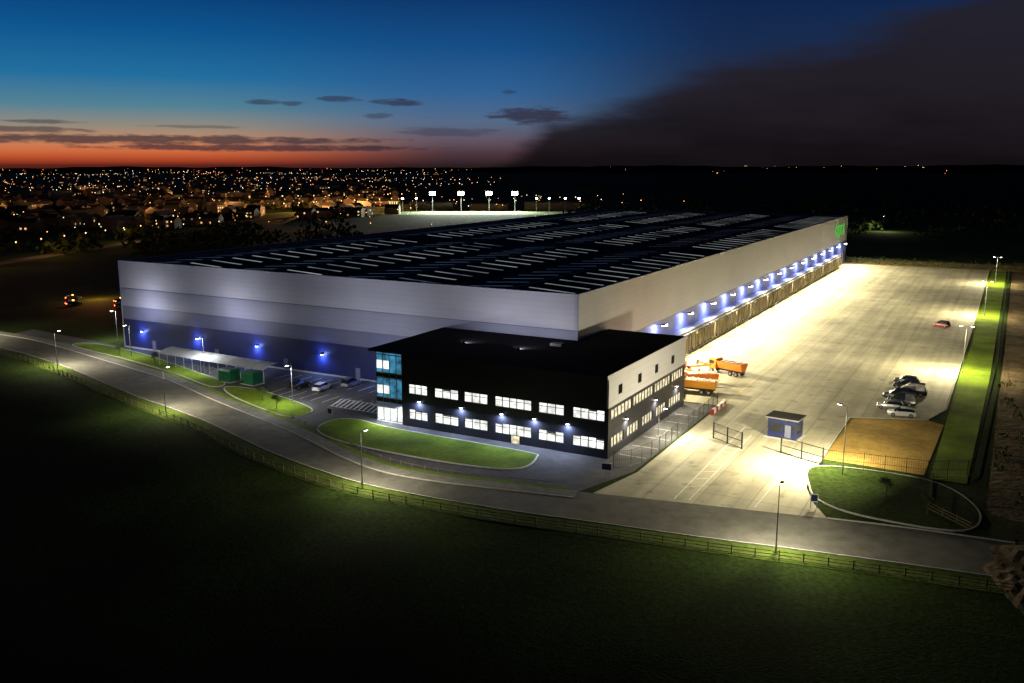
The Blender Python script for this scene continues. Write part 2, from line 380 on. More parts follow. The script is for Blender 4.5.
for i in range(15):
    y=20+i*16.6
    mb.box(.003,2.0,y-.05,y+.05,8.95,9.05,'black');mb.box(1.6,2.5,y-.45,y+.45,8.9,9.15,'black')
    mb.box(1.65,2.52,y-.4,y+.4,8.80,8.897,'lampb');mb.box(2.503,2.52,y-.42,y+.42,8.82,9.12,'lampw')
    area('yard_flood',(2.6,y,8.7),(21,y,0),(10500 if i<3 else 12500),(1,.88,.56),(.8,.4),wh)
    area('wall_light',(1.4,y,8.6),(.2,y,5.5),800,(.45,.52,1),(.8,.2),wh)
for x in(-105,-88,-71,-54,-38):
    mb.box(x-.25,x+.25,-.35,-.003,4.1,4.3,'black');mb.box(x-.2,x+.2,-.33,-.1,4.02,4.097,'lampb')
    area('wall_light',(x,-.8,3.95),(x,.0,0),420,(.22,.34,1),(.4,.2),wh)
    area('wall_light',(x,-1.0,4.0),(x,.0,6.5),130,(.22,.34,1),(.4,.2),wh)
par(mb.obj('wall_lamps'),wh)
cu=bpy.data.curves.new('sign_lettering','FONT');cu.body='depot';cu.size=9.5;cu.extrude=.06;cu.materials.append(M['logo'])
lo=bpy.data.objects.new('sign_lettering',cu);scene.collection.objects.link(lo);lo.location=(.1,238,12.3);lo.rotation_euler=(rad(90),0,rad(90));par(lo,wh)

# ------------------------------------------------------------ office
of=empty('office_block',(-5,-10,0))
ox0,ox1,oy0,oy1,oh=-20.3,14.4,-20.8,12.2,11.5
mb=MB()
def wallx(mb,x0,x1,y,rows,wins,k):
    zs=[0];[zs.extend(r) for r in rows];zs.append(oh)
    for i in range(0,len(zs),2): mb.box(x0,x1,y,y+.3,zs[i],zs[i+1],k)
    for (z0,z1) in rows:
        cur=x0
        for (a,b) in wins:
            mb.box(cur,a,y,y+.3,z0,z1,k);cur=b
            mb.face([(a,y+.22,z0),(b,y+.22,z0),(b,y+.22,z1),(a,y+.22,z1)],'win')
            n=max(2,round((b-a)/1.25))
            for j in range(n+1):
                xx=a+(b-a)*j/n;mb.box(max(xx-.045,a),min(xx+.045,b),y+.06,y+.18,z0,z1,'black')
            mb.box(a,b,y+.065,y+.175,z0+(z1-z0)*.66,z0+(z1-z0)*.66+.05,'black')
            for j in range(n):
                if R.random()<.22:
                    xa=a+(b-a)*j/n+.05;xb=a+(b-a)*(j+1)/n-.05;mb.box(xa,xb,y+.19,y+.21,z1-(z1-z0)*R.uniform(.1,.3),z1,'silver')
        mb.box(cur,x1,y,y+.3,z0,z1,k)
wins=[(-19.0,-15.6),(-14.2,-10.0),(-8.9,-4.9),(-3.6,2.4),(3.6,7.6),(9.0,13.8)]
wallx(mb,ox0,ox1-.3,oy0,[(1.25,2.75),(5.3,6.75)],wins,'char')  # dark upper front: lack of light put into the charcoal colour
par(mb.obj('front_wall'),of)
mb=MB()
def wally(mb,y0,y1,x,rows,k1):
    zs=[0]
    for r in rows: zs+=list(r[0])
    zs.append(oh)
    for i in range(0,len(zs),2):
        mb.box(x-.3,x,y0,y1,zs[i],zs[i+1],k1 if zs[i]<7.2 else 'silver')
    for (z0,z1),ws,mt in rows:
        cur=y0
        k=k1 if z0<7.2 else 'silver'
        for a,b in ws:
            mb.box(x-.3,x,cur,a,z0,z1,k);cur=b
            mb.face([(x-.22,a,z0),(x-.22,b,z0),(x-.22,b,z1),(x-.22,a,z1)],mt)
            n=max(2,round((b-a)/1.25))
            for j in range(n+1):
                yy=a+(b-a)*j/n;mb.box(x-.18,x-.06,max(yy-.045,a),min(yy+.045,b),z0,z1,'black')
        mb.box(x-.3,x,cur,y1,z0,z1,k)
wally(mb,oy0,oy1,ox1,[((1.25,2.75),[(-19.6,-15),(-13.6,-9),(-7.5,-3),(-1.5,3),(4.5,10.5)],'winw'),
   ((5.3,6.75),[(-19.8,-12),(-11.4,-3),(-2.4,5),(5.6,11.4)],'winw'),((7.2,7.21),[],'winw'),
   ((8.4,9.8),[(-17.4,-15.9),(-9.8,-8.3),(-2.6,-1.1),(5,6.5)],'glass')],'char')
par(mb.obj('side_wall'),of)
mb=MB()
mb.box(ox0-5.6,ox1+.1,oy0-.9,-.2,oh,oh+.35,'char',top='roof');mb.box(.25,ox1+.1,-.2,oy1+.1,oh,oh+.35,'char',top='roof')
mb.box(ox1+.103,ox1+.2,oy0-.95,oy1+.12,oh-.1,oh+.5,'silver')
mb.box(.3,ox1-.3,oy1-.3,oy1,0,oh,'char');mb.box(ox0,ox0+.3,oy0+.3,-.2,0,oh,'char')
mb.box(-2,0,-6,-4.8,oh+.35,oh+.8,'black')
for x in(-15,-5): mb.box(x-.2,x+.2,-11.1,-10.9,oh+.35,oh+.7,'black');mb.box(x-.18,x+.18,-10.897,-10.88,oh+.42,oh+.66,'lampw')  # added flood fittings, there only to brighten the warehouse wall
par(mb.obj('roof'),of)
for x in(-15,-5): area('added_flood_beam',(x,-10.75,oh+.55),(x+1,0,15.2),330,(.86,.86,1),(.4,.2),of,spread=150)  # added fill on the warehouse wall above the office roof
mb=MB()
tx0,tx1,ty0,ty1=ox0-5.2,ox0-.003,oy0+.3,oy0+6
mb.box(tx0+.15,tx1,ty0+.15,ty1,0.1,oh-.05,'teal')
for z in(0,3.0,3.9,7.0,7.9,10.8): mb.box(tx0,tx1,ty0,ty0+.12,z,z+.16,'cwhite');mb.box(tx0,tx0+.12,ty0+.12,ty1,z,z+.16,'cwhite')
for z in(3.2,7.2): mb.box(tx0+.06,tx1,ty0+.06,ty0+.12,z,z+.68,'char')
for i in range(5):
    x=tx0+(tx1-tx0)*i/4-(.06 if i==4 else 0);mb.box(x,x+.08,ty0+.02,ty0+.13,0,oh-.04,'galv')
for i in range(1,6): mb.box(tx0+.02,tx0+.13,ty0+i*1.1,ty0+i*1.1+.08,0,oh-.04,'galv')
for z,c in((.3,4),(4.6,2),(8.6,2)):
    for i in range(c): mb.box(tx0+.2+i*1.28,tx0+1.2+i*1.28,ty0+.08,ty0+.145,z,z+(2.5 if z<1 else 1.3),'win')
mb.box(tx0+.4,tx1-.4,ty0-1.6,ty0-.005,2.85,3.0,'cwhite')
par(mb.obj('stair_tower'),of)
area('entrance_light',((tx0+tx1)/2,ty0-.8,2.8),((tx0+tx1)/2,ty0-1.2,0),500,(.9,.97,1),(2,.5),of)
mb=MB()
mb.box(-.8,.5,oy0-.06,oy0-.003,.05,1.2,'winw')
for x in(-17,-9.4,-2.4,3,8.3):
    mb.box(x-.2,x+.2,oy0-.3,oy0-.003,4.25,4.4,'black');mb.box(x-.17,x+.17,oy0-.28,oy0-.08,4.16,4.247,'lampb')
    area('wall_light',(x,oy0-.45,4.05),(x,oy0-.9,0),550,(.55,.66,1),(.3,.2),of)
for y in(-14.3,-2.2,7.8):
    mb.box(ox1+.003,ox1+.3,y-.2,y+.2,4.25,4.4,'black');mb.box(ox1+.08,ox1+.28,y-.17,y+.17,4.16,4.247,'lampw')
    area('wall_light',(ox1+.5,y,4.05),(ox1+1.2,y,0),600,(1,.9,.7),(.3,.2),of)
par(mb.obj('fittings'),of)

# ------------------------------------------------------------ street lamps
def pole(h,arm=1.0,twin=False):
    m=MB();m.cyl((0,0,0),(0,0,1.2),.11,.10,'galv',8);m.cyl((0,0,1.2),(0,0,h),.07,.04,'galv',8)
    for s in([1,-1] if twin else [1]):
        m.cyl((0,0,h-.1),(0,s*arm,h+.08),.04,.035,'galv',6)
        m.box(-.16,.16,s*arm-.32,s*arm+.34,h+.04,h+.15,'black');m.box(-.12,.12,s*arm-.26,s*arm+.28,h-.02,h+.037,'lampw')
    m.box(-.2,.2,-.2,.2,-.05,.06,'kerb');return m
protos={}
def street_lamp(x,y,h,face,P,col=(1,.9,.66),tilt=0,twin=False,P2=None):
    key=(h,twin)
    if key not in protos: o=pole(h,1.0,twin).obj('street_lamp',(x,y,0),face);protos[key]=o
    else: o=inst(protos[key],'street_lamp',(x,y,0),face)
    bpy.context.view_layer.update()
    d=Vector((-math.sin(face),math.cos(face),0))
    for s in([1,-1] if twin else [1]):
        c=Vector((x,y,h-.1))+d*s
        area('lamp_light',c,c+Vector((0,0,-1))+d*s*tilt,P if s>0 else (P2 or P),col,(.5,.25),o)
    return o
def added_facade_flood(o,x,y,z,tx,P_):  # added flood on a lamp column, evens out light on the front wall
    m=MB();m.box(-.25,.25,-.1,.1,-.16,.16,'black');m.box(-.2,.2,.103,.12,-.12,.12,'lampw')
    f=m.obj('added_flood_head',(0,0,z));f.parent=o;f.rotation_euler=(rad(-20),0,-o.rotation_euler.z);f.location=(0,0,z+.2)
    area('added_flood_beam',(x,y+.25,z+.2),(tx,0,13.8),P_,(.86,.86,1),(.5,.25),o,spread=150)
WC=(1,.92,.68)
street_lamp(-8,-46.6,7.4,0,2400,WC);street_lamp(-59,-33.4,7.4,rad(0),3000,WC,.3);street_lamp(-105,-20.8,7.4,0,3600,WC,.3);street_lamp(42,-41,7.4,0,2600,WC)
street_lamp(-152,-16,7.4,0,5000,WC,.2)
for x,y,p_,q in((-44,-19.6,1200,1300),(-76,-9.4,800,750),(-101,-6.5,500,600),(-120,5,900,0)):  # one of these columns is an addition to carry a facade flood
    o=street_lamp(x,y,6.9,rad(180),p_,(.92,.94,1))
    if q: added_facade_flood(o,x,y,6.9,x+(8 if x>-50 else 0),q)
street_lamp(16.8,-7,4.4,rad(-90),3000,WC,1.2)
street_lamp(44,-12,9.4,rad(75),15000,(1,.88,.56),1.0);
for y in(61,140,215): street_lamp({61:54.6,140:56,215:57}[y],y,9.4,rad(90),8500,(1,.88,.54),.5,True,1500)  # the middle column is added to light the far side of the yard
street_lamp(-9,462,9.4,0,5000)

# ------------------------------------------------------------ fences
def rail_fence(name,pl,h=1.1,rails=3,step=2.2,k='wood'):
    m=MB()
    pts=[Vector(p) for p in pl]
    for i in range(len(pts)-1):
        a,b=pts[i],pts[i+1]
        L_=(b-a).length;n=max(1,round(L_/step))
        for j in range(n):
            p=a+(b-a)*j/n;m.box(p.x-.05,p.x+.05,p.y-.05,p.y+.05,0,h+R.uniform(-.03,.05),k)
        for r in range(rails):
            z=h*(r+.8)/rails-.08;m.beam((a.x,a.y,z),(b.x,b.y,z),.04,.07,k)
    return m.obj(name)
def resample(pl,step):
    out=[pl[0]];carry=0
    for i in range(len(pl)-1):
        a=Vector(pl[i]);b=Vector(pl[i+1]);l=(b-a).length;s=step-carry
        while s<l: q=a+(b-a)*s/l;out.append((q.x,q.y));s+=step
        carry=l-(s-step)
    return out
rail_fence('timber_fence',resample(offset([p for p in outer if p[0]>-200],-3.2),2.4),1.05,3)
rail_fence('knee_rail_fence',resample(offset([p for p in inner if -40<p[0]<16],1.4),2.0),.6,1)
rail_fence('timber_fence',resample([(54.5,-9),(55,-20),(60.5,-25.5)],2.2))
rail_fence('pedestrian_barrier',resample([(9,196),(28,196),(28,203)],2.0),1.1,2,k='galv')
def mesh_fence(name,pl,h=2.4,step=2.6,k='black'):
    m=MB();pts=resample(pl,step)
    for i in range(len(pts)):
        x,y=pts[i];m.box(x-.04,x+.04,y-.04,y+.04,0,h+.1,k)
        if i<len(pts)-1:
            x2,y2=pts[i+1]
            for z in(.15,h*.5,h-.05): m.beam((x,y,z),(x2,y2,z),.03,.05,k)
            for j in range(1,9):
                t=j/9;xx=x+(x2-x)*t;yy=y+(y2-y)*t;m.box(xx-.012,xx+.012,yy-.012,yy+.012,.1,h,k)
    return m.obj(name,recalc=False)
mesh_fence('security_fence',[(19.7,14),(19.7,-16),(18.6,-22),(15,-26)])
mesh_fence('security_fence',[(41,-9.5),(54,-8),(59,-5),(60.3,60),(60.8,262)])
mesh_fence('security_fence',[(61.6,262),(0,262)],step=3)
def gate(name,a,b,h=2.4):
    m=MB();a=Vector(a);b=Vector(b);n=max(3,int((b-a).length/.18))
    for p in(a,(a+b)/2,b): m.box(p.x-.09,p.x+.09,p.y-.09,p.y+.09,0,h+.15,'black')
    for z in(.15,h*.5,h): m.beam((a.x,a.y,z),(b.x,b.y,z),.06,.10,'black')
    for i in range(n):
        p=a+(b-a)*i/n;m.box(p.x-.015,p.x+.015,p.y-.015,p.y+.015,.1,h,'black')
    return m.obj(name,recalc=False)
gate('yard_gate',(24.4,-4.2),(29.5,-7.4));gate('yard_gate',(34.8,-6.5),(41,-9.3))
gh=MB()
gh.box(0,4.3,0,3.2,.1,1.0,'navy');gh.box(0,4.3,.0,3.2,2.3,3.0,'navy')
for x,y in((0,0),(4.05,0),(0,2.95),(4.05,2.95),(2.1,0),(2.1,2.95)): gh.box(x,x+.25,y,y+.25,1.0,2.3,'navy')
gh.box(.1,4.2,.1,.14,1.0,2.3,'glass');gh.box(4.16,4.2,.14,3.1,1.0,2.3,'glass');gh.box(.1,.14,.14,3.1,1.0,2.3,'glass');gh.box(.14,4.16,3.06,3.1,1,2.3,'glass')
gh.box(-.35,4.65,-.35,3.55,3.0,3.22,'galv',top='roof');gh.box(-.5,4.8,-.5,3.7,0,.1,'kerb')
gh.box(2.6,3.5,-.03,-.003,.12,2.2,'dark')
gh.obj('gatehouse',(31.2,.6,.02),rad(-6))

# ------------------------------------------------------------ vehicles
def car(kind,k):
    m=MB()
    st=[(-2.15,.35,.62,.72),(-2.05,.25,.86,.82),(-1.4,.2,.94,.88),(-.6,.2,.96,.9),(.6,.2,.94,.9),(1.3,.2,.88,.88),(1.95,.25,.74,.80),(2.15,.35,.56,.68)]
    rings=[]
    for y,zb,zt,hw in st:
        rings.append([(-hw*.92,y,zb),(hw*.92,y,zb),(hw,y,(zb+zt)/2),(hw*.93,y,zt-.03),(hw*.7,y,zt),(-hw*.7,y,zt),(-hw*.93,y,zt-.03),(-hw,y,(zb+zt)/2)])
    m.loft(rings,k)
    rear={'hatch':-1.95,'estate':-2.02,'suv':-2.0,'van':-2.1}[kind];zr={'hatch':1.42,'estate':1.45,'suv':1.68,'van':1.9}[kind];fr={'hatch':1.15,'estate':1.1,'suv':1.15,'van':1.6}[kind]
    cs=[(rear,.9,.80,.9),(rear+.35,zr-.08,.66,.93),(-.6,zr,.66,.95),(.2,zr-.02,.66,.95),(fr,.88,.78,.87)]
    rg=[]
    for y,zt,ht,zb in cs: rg.append([(-.82,y,.86),(.82,y,.86),(ht,y,zt),(-ht,y,zt)])
    side=k if kind=='van' else 'glass'
    K=[['glass',side,'glass',side],['glass',side,k,side],['glass','glass',k,'glass'],['glass','glass','glass','glass']]
    m.loft(rg,K)
    for x in(-.86,.86):
        for y in(-1.32,1.35):
            m.cyl((x-.1,y,.32),(x+.1,y,.32),.32,.32,'rubber',14);s=.105 if x>0 else -.105;m.cyl((x+s,y,.32),(x+s*1.15,y,.32),.19,.17,'galv',10)
        m.box(x-.02+(.1 if x>0 else -.1)-.05,x+.02+(.1 if x>0 else -.1)+.05,.72,.88,.92,1.05,k)
    for x in(-.58,.58): m.box(x-.16,x+.16,2.02,2.13,.58,.70,'cwhite');m.box(x-.14,x+.14,-2.13,-2.06,.66,.82,'cred')
    return m
cars=[((47.6,22.5),100,'hatch','cwhite',1),((45.4,26.4),95,'estate','csilver',1),((46.8,30.2),82,'van','cgrey',1.15),((45.6,34.2),97,'suv','cblack',1.08),((47.6,38),90,'van','cblack',1.2),((47.0,116),70,'suv','cred',1),((-46.2,-9.4),5,'hatch','cwhite',1),((-50.9,-10),-2,'estate','cblack',1),((-43.6,-4.5),0,'suv','csilver',1),((46.4,42.5),85,'suv','cblack',1.1),((45.8,47),92,'estate','cgrey',1)]
for (x,y),a,kd,k,s in cars:
    o=car(kd,k).obj('parked_car' if kd!='van' else 'parked_van',(x,y,.045),rad(a));o.scale=(s,s,s)
def moving(x,y,a,k):
    m=car('hatch',k)
    for s in(-.55,.55): m.box(s-.22,s+.22,-2.2,-2.14,.62,.86,'red')
    m.box(-.5,.5,-.3,.0,1.45,1.6,'amber');m.obj('car',(x,y,.05),rad(a))
for x,y,a in((-176,34,-20),(-186,41,-30),(-168,44,-10),(-160,38,-35)): moving(x,y,a,'cblack')
def lorry(body,c='orange'):
    m=MB()
    m.box(-1.2,1.2,2.0,3.9,.9,1.7,c);m.loft([[(-1.2,2.0,1.7),(1.2,2.0,1.7),(1.2,3.9,1.7),(-1.2,3.9,1.7)],[(-1.1,2.0,2.9),(1.1,2.0,2.9),(1.1,3.6,2.9),(-1.1,3.6,2.9)]],c)
    m.loft([[(-1.05,3.905,1.72),(1.05,3.905,1.72),(1.0,3.68,2.7),(-1.0,3.68,2.7)],[(-1.05,3.93,1.72),(1.05,3.93,1.72),(1.0,3.70,2.7),(-1.0,3.70,2.7)]],'glass')
    for s in(-1,1): m.box(s*1.19-.02,s*1.19+.02,2.4,3.5,1.8,2.5,'glass')
    m.box(-.5,.5,-3.6,3.6,.75,1.0,'black')
    for y in(3.0,-1.4,-2.7):
        for s in(-1,1): m.cyl((s*.85,y,.5),(s*1.2,y,.5),.5,.5,'rubber',14);m.cyl((s*1.2,y,.5),(s*1.23,y,.5),.25,.22,'galv',10)
    m.box(-.35,.35,2.4,2.7,2.9,3.05,'amber')
    if body=='tip':
        m.loft([[(-.7,-3.7,1.1),(.7,-3.7,1.1),(.7,1.7,1.1),(-.7,1.7,1.1)],[(-1.25,-3.8,2.5),(1.25,-3.8,2.5),(1.25,1.8,2.5),(-1.25,1.8,2.5)]],c)
        m.box(-1.0,1.0,-3.5,1.5,2.503,2.56,'black')
        for i in range(6): m.box(-1.3,1.3,-3.6+i*1.05,-3.5+i*1.05,2.57,2.63,c)
    else:
        m.box(-1.2,1.2,-3.7,1.6,1.02,1.2,'galv');m.box(-1.1,1.1,-1,1.4,1.2,1.7,c)
        m.beam((0,1.2,1.9),(0,-3.6,3.0),.4,.4,c);m.beam((0,-3.6,3.0),(0,-.6,3.3),.3,.3,c)
        m.box(-.6,.6,-.9,.2,2.7,3.6,'cwhite');m.cyl((0,.9,1.6),(0,.9,2.2),.4,.4,'black',10)
    return m
lorry('tip').obj('gritter_lorry',(8.2,20.2,.04),rad(15));lorry('tip').obj('gritter_lorry',(12.2,26.2,.04),rad(120));lorry('tip','yplant').obj('gritter_lorry',(13.5,21,.04),rad(95))
lorry('lift').obj('cherry_picker_lorry',(9.5,32.5,.04),rad(80));lorry('tip').obj('gritter_lorry',(14.5,38.5,.04),rad(70))
mb=MB()
for i in range(7):
    y=8+i*1.2;mb.box(20.2,20.6,y,y+1.0,.03,.8,'cwhite' if i%2 else 'cred')
mb.obj('plastic_barrier')

# ------------------------------------------------------------ cycle shelter, stores
mb=MB()
n=13
for i in range(n):
    x=i*2.5
    mb.cyl((x,0,0),(x,0,2.5),.05,.05,'cwhite',6)
    prev=None
    for j in range(7):
        t=j/6;y=-.3+t*3.9;z=2.45+.75*math.sin(t*math.pi*.62)
        if prev: mb.beam((x,*prev),(x,y,z+.06),.09,.09,'cwhite')
        prev=(y,z+.06)
for j in range(6):
    q=[]
    for jj in(j,j+1):
        t=jj/6;q.append((-.3+t*3.9,2.52+.75*math.sin(t*math.pi*.62)))
    mb.face([(0,*q[0]),(30,*q[0]),(30,*q[1]),(0,*q[1])],'poly')
for i in range(24): mb.cyl((.8+i*1.2,1.0,0),(.8+i*1.2,1.0,.8),.03,.03,'galv',6);mb.cyl((.8+i*1.2,1.0,.8),(.8+i*1.2,1.9,.8),.03,.03,'galv',6)
sh=mb.obj('cycle_shelter',(-89,-9.2,.02),rad(-3),recalc=False)
area('shelter_light',(-74,-8.2,2.3),(-74,-8.2,0),400,(.9,.95,1),(20,.3),sh)
for x,y in((-68,-13.4),(-62.6,-13.0)):
    m=MB();m.box(0,3.2,0,2.4,.1,2.1,'cgreen');m.loft([[(-.1,-.1,2.1),(3.3,-.1,2.1),(3.3,2.5,2.1),(-.1,2.5,2.1)],[(.2,.3,2.4),(3.0,.3,2.4),(3.0,2.1,2.4),(.2,2.1,2.4)]],'cgreen')
    for i in range(7): m.box(.2+i*.45,.28+i*.45,-.04,-.003,.2,2.0,'cgreen')
    m.box(1.55,1.62,-.06,-.003,.2,2.0,'black');m.box(-.2,3.4,-.2,2.6,0,.1,'kerb');m.obj('green_kiosk',(x,y,.02),rad(-4))
def sign(x,y,rz,h=2.2,w=1.4):
    m=MB();m.cyl((-w/2+.1,0,0),(-w/2+.1,0,h),.04,.04,'galv',6);m.cyl((w/2-.1,0,0),(w/2-.1,0,h),.04,.04,'galv',6)
    m.box(-w/2,w/2,-.06,-.03,h-1.0,h,'cwhite');m.box(-w/2+.08,w/2-.08,-.066,-.063,h-.9,h-.1,'navy');m.obj('traffic_sign',(x,y,.02),rz)
sign(17.5,-28.5,rad(10));sign(43,-26,rad(20),1.8,.9);sign(-33,-23,rad(0),1.6,1.0)

# ------------------------------------------------------------ vegetation
def clump(m,c,rx,ry,rz,n,s):
    for _ in range(n):
        u=R.gauss(0,1),R.gauss(0,1),R.gauss(0,1);l=math.sqrt(sum(a*a for a in u)) or 1;r=R.random()**.4
        p=Vector((c[0]+u[0]/l*rx*r,c[1]+u[1]/l*ry*r,c[2]+u[2]/l*rz*r))
        a=Vector((R.gauss(0,1),R.gauss(0,1),R.gauss(0,1))).normalized()*s*R.uniform(.5,1.2);b=a.orthogonal().normalized()*s*R.uniform(.4,1)
        m.face([p-a,p+b*.6,p+a,p-b*.6],'leaf')
def tree(h,r):
    m=MB();m.cyl((0,0,0),(.1,0,h*.45),h*.03,h*.02,'bark',7);
    for i in range(6):
        t=i*1.05;e=(math.cos(t)*r*.6,math.sin(t)*r*.6,h*(.6+.05*i));m.cyl((.08,0,h*(.3+.03*i)),e,h*.012,h*.005,'bark',5)
        clump(m,e,r*.5,r*.5,h*.16,90,r*.10)
    clump(m,(0,0,h*.82),r*.6,r*.6,h*.2,140,r*.10);return m
t1=tree(8,3).obj('tree',(86,40,0),recalc=False)
for x,y,s in((84,90,1.1),(80,150,.9),(78,200,1.3),(84,12,1.0)):
    o=inst(t1,'tree',(x,y,0),x);o.scale=(s,s,s)
ts=tree(2.6,.9).obj('young_tree',(-50,-20.5,.12),recalc=False)
for x,y in((-58,-18,),(-44,-23.5),(-90,-9.5),(-104,-7),(50,-18),(55,-22)):
    inst(ts,'young_tree',(x,y,.12),x)
m=MB()
for i in range(86):
    y=-8+i*3.2;clump(m,(80+R.uniform(-3,4),y,.9),2,2,1.6,40,.4)
for i in range(26):
    clump(m,(-6+i*3.0,267+R.uniform(-1,1),1.0),2.2,1.6,1.3+R.random(),50,.4)
for i in range(16):
    clump(m,(62.5+R.uniform(-1,3),R.uniform(-12,60),.4),1.1,1.1,.7,30,.25)
m.obj('hedge',recalc=False)
FW=Vector((-math.sin(rad(28.85)),math.cos(rad(28.85))));RT=Vector((FW.y,-FW.x));C0=Vector((60.7,-132.3))
def P(az,d):
    a=rad(az);q=C0+FW*(d*math.cos(a))+RT*(d*math.sin(a));return q.x,q.y
m=MB()
for i in range(460):
    az=R.uniform(-34,34);d=R.choice([480,560,700,900,1250,1700])*R.uniform(.95,1.08)+ (120 if az>5 else 0)
    if -10<az<4 and d<1200: continue
    x,y=P(az,d)
    if -125<x<70 and -50<y<300: continue
    s=R.uniform(4,8);clump(m,(x,y,s*.5),s*1.7,s*1.7,s*.55,26,s*.34)
m.obj('distant_tree_belt',recalc=False)
m=MB();nx,ny=24,24
rr=random.Random(5)
for i in range(nx):
    for j in range(ny):
        u=i/(nx-1)*2-1;v=j/(ny-1)*2-1;e=max(0,1-u*u)*max(0,1-v*v);m.v.append((u*9,v*12,-.1+1.9*e*(.6+.8*rr.random())*(.6+.4*math.sin(u*5+v*3))))
i0=m.mi('soil2')
for i in range(nx-1):
    for j in range(ny-1): a=i*ny+j;m.f.append((a,a+ny,a+ny+1,a+1));m.m.append(i0)
m.obj('soil_heap',(71,-36,0),.4,recalc=False)

# ------------------------------------------------------------ distant town
m=MB()
def house(x,y,rz,w,d,h,k='brick'):
    T=Matrix.Translation((x,y,0))@Matrix.Rotation(rz,4,'Z')
    m.box(-w/2,w/2,-d/2,d/2,0,h,k,T)
    r=h+d*.32
    c=[T@Vector(q) for q in((-w/2,-d/2-.3,h),(w/2,-d/2-.3,h),(w/2,0,r),(-w/2,0,r),(w/2,d/2+.3,h),(-w/2,d/2+.3,h))]
    m.face([c[0],c[1],c[2],c[3]],'tile');m.face([c[3],c[2],c[4],c[5]],'tile');m.face([c[1],c[4],c[2]],k);m.face([c[0],c[3],c[5]],k)
    for s in(-1,1):
        for i in range(int(w/3)):
            for z in(1,3.6):
                if R.random()<.25 and z+1.2<h:
                    xx=-w/2+1+i*3;yy=s*(d/2+.05);q=[T@Vector(v) for v in((xx,yy,z),(xx+1.3,yy,z),(xx+1.3,yy,z+1.2),(xx,yy,z+1.2))];m.face(q,'twin')
for i in range(430):
    az=R.uniform(-33,-7);d=36200/R.uniform(7,58)
    if az>-18 and d<700: continue
    x,y=P(az,d)
    if -135<x<80 and y<330: continue
    house(x,y,R.choice([.2,.5,1.77,2.07])+R.uniform(-.1,.1),R.uniform(7,18),R.uniform(7,9),R.choice([4.8,5.2,5.5,6.5]))
m.obj('distant_town',recalc=False)
m=MB()
def dot(x,y,z,s,k):
    v=[(x+s,y,z),(x,y+s,z),(x-s,y,z),(x,y-s,z),(x,y,z+s),(x,y,z-s)]
    for a,b,c in((0,1,4),(1,2,4),(2,3,4),(3,0,4),(1,0,5),(2,1,5),(3,2,5),(0,3,5)): m.face([v[a],v[b],v[c]],k)
for st in range(112):
    az=-34+29*R.random()**1.2;q=min(70,5+R.expovariate(1/17));d=36200/q
    if d<620 and az>-20: d=R.uniform(900,2500)
    x,y=P(az,d);an=R.random()*math.pi;k=R.choices(['co','cw','cg','cr'],[62,32,4,2])[0]
    for i in range(R.randint(3,12)):
        X=x+math.cos(an)*i*36+R.uniform(-10,10);Y=y+math.sin(an)*i*36+R.uniform(-10,10)
        if -140<X<90 and Y<340: continue
        dd=(Vector((X,Y))-C0).length;dot(X,Y,R.uniform(4,9),.18+dd/4000*R.uniform(.2,1.1),k)
for (a0,d0,a1,d1,n_) in((-33,395,-20.5,560,12),(-14,800,-7.5,900,9),(-16,980,-6,1050,12)):
    p0=Vector(P(a0,d0));p1=Vector(P(a1,d1))
    for i in range(n_):
        q=p0+(p1-p0)*i/(n_-1);dot(q.x,q.y,8,.36 if d0<500 else .6,'co')
for i in range(30):
    x,y=P(R.uniform(2,33),R.uniform(3500,6800));dot(x,y,R.uniform(8,40),.4+R.random()*1.3,R.choice(['co','cw','cw','cr']))
for i in range(90):
    x,y=P(R.uniform(-33,-3),R.uniform(3500,6800));dot(x,y,R.uniform(4,20),.5+R.random()*1.2,R.choice(['co','cw','co','cr']))
m.obj('city_lights',recalc=False)
mb=MB()
for (a0,d0,a1,d1) in((-34,390,-20,568),(-14.5,800,-7,905)):
    strip(mb,[P(a0,d0),P(a1,d1)],9,0,.03,'asph')
mb.obj('town_road',recalc=False)
def plight(az,d,z,P_,c):
    x,y=P(az,d);l=bpy.data.lights.new('town_glow','POINT');l.energy=P_;l.color=c;l.shadow_soft_size=1.5
    o=bpy.data.objects.new('town_street_light',l);scene.collection.objects.link(o);o.location=(x,y,z)
for az,d,p_ in((-31,410,5000),(-27,455,5000),(-23,520,5000),(-22,740,16000),(-28,900,26000),(-17,850,26000),(-12.5,790,130000),(-10,860,150000),(-8,930,70000),(-14,1150,50000),(-20,1300,35000),(-25,1600,45000)):
    plight(az,d,14,p_,(1,.47,.14))
l=bpy.data.lights.new('added_orange_pool','POINT');l.energy=6000;l.color=(1,.35,.1);l.shadow_soft_size=.3;o=bpy.data.objects.new('added_orange_pool',l);scene.collection.objects.link(o);o.location=(-180,45,5)  # added light for an orange pool around the cars, no lamp post here
x0,y0=P(-2.4,800)
T=Matrix.Translation((x0,y0,0))@Matrix.Rotation(rad(28.85),4,'Z')
m=MB()
FX=(-36,-11,13.5,36)
for lx in FX:
    m.cyl(T@Vector((lx,0,0)),T@Vector((lx,0,15)),.3,.2,'galv',6);m.box(lx-2.5,lx+2.5,-.6,.2,14.2,17.4,'black',T);m.box(lx-2.4,lx+2.4,-.8,-.63,14.3,17.3,'floodl',T)
for lx in(-62,-50,55,66,80,92):
    m.cyl(T@Vector((lx,0,0)),T@Vector((lx,0,11)),.25,.15,'galv',6);m.box(lx-.9,lx+.9,-.6,.2,11,12,'black',T);m.box(lx-.8,lx+.8,-.8,-.63,11.1,11.9,'floodl',T)
m.obj('pitch_floodlights')
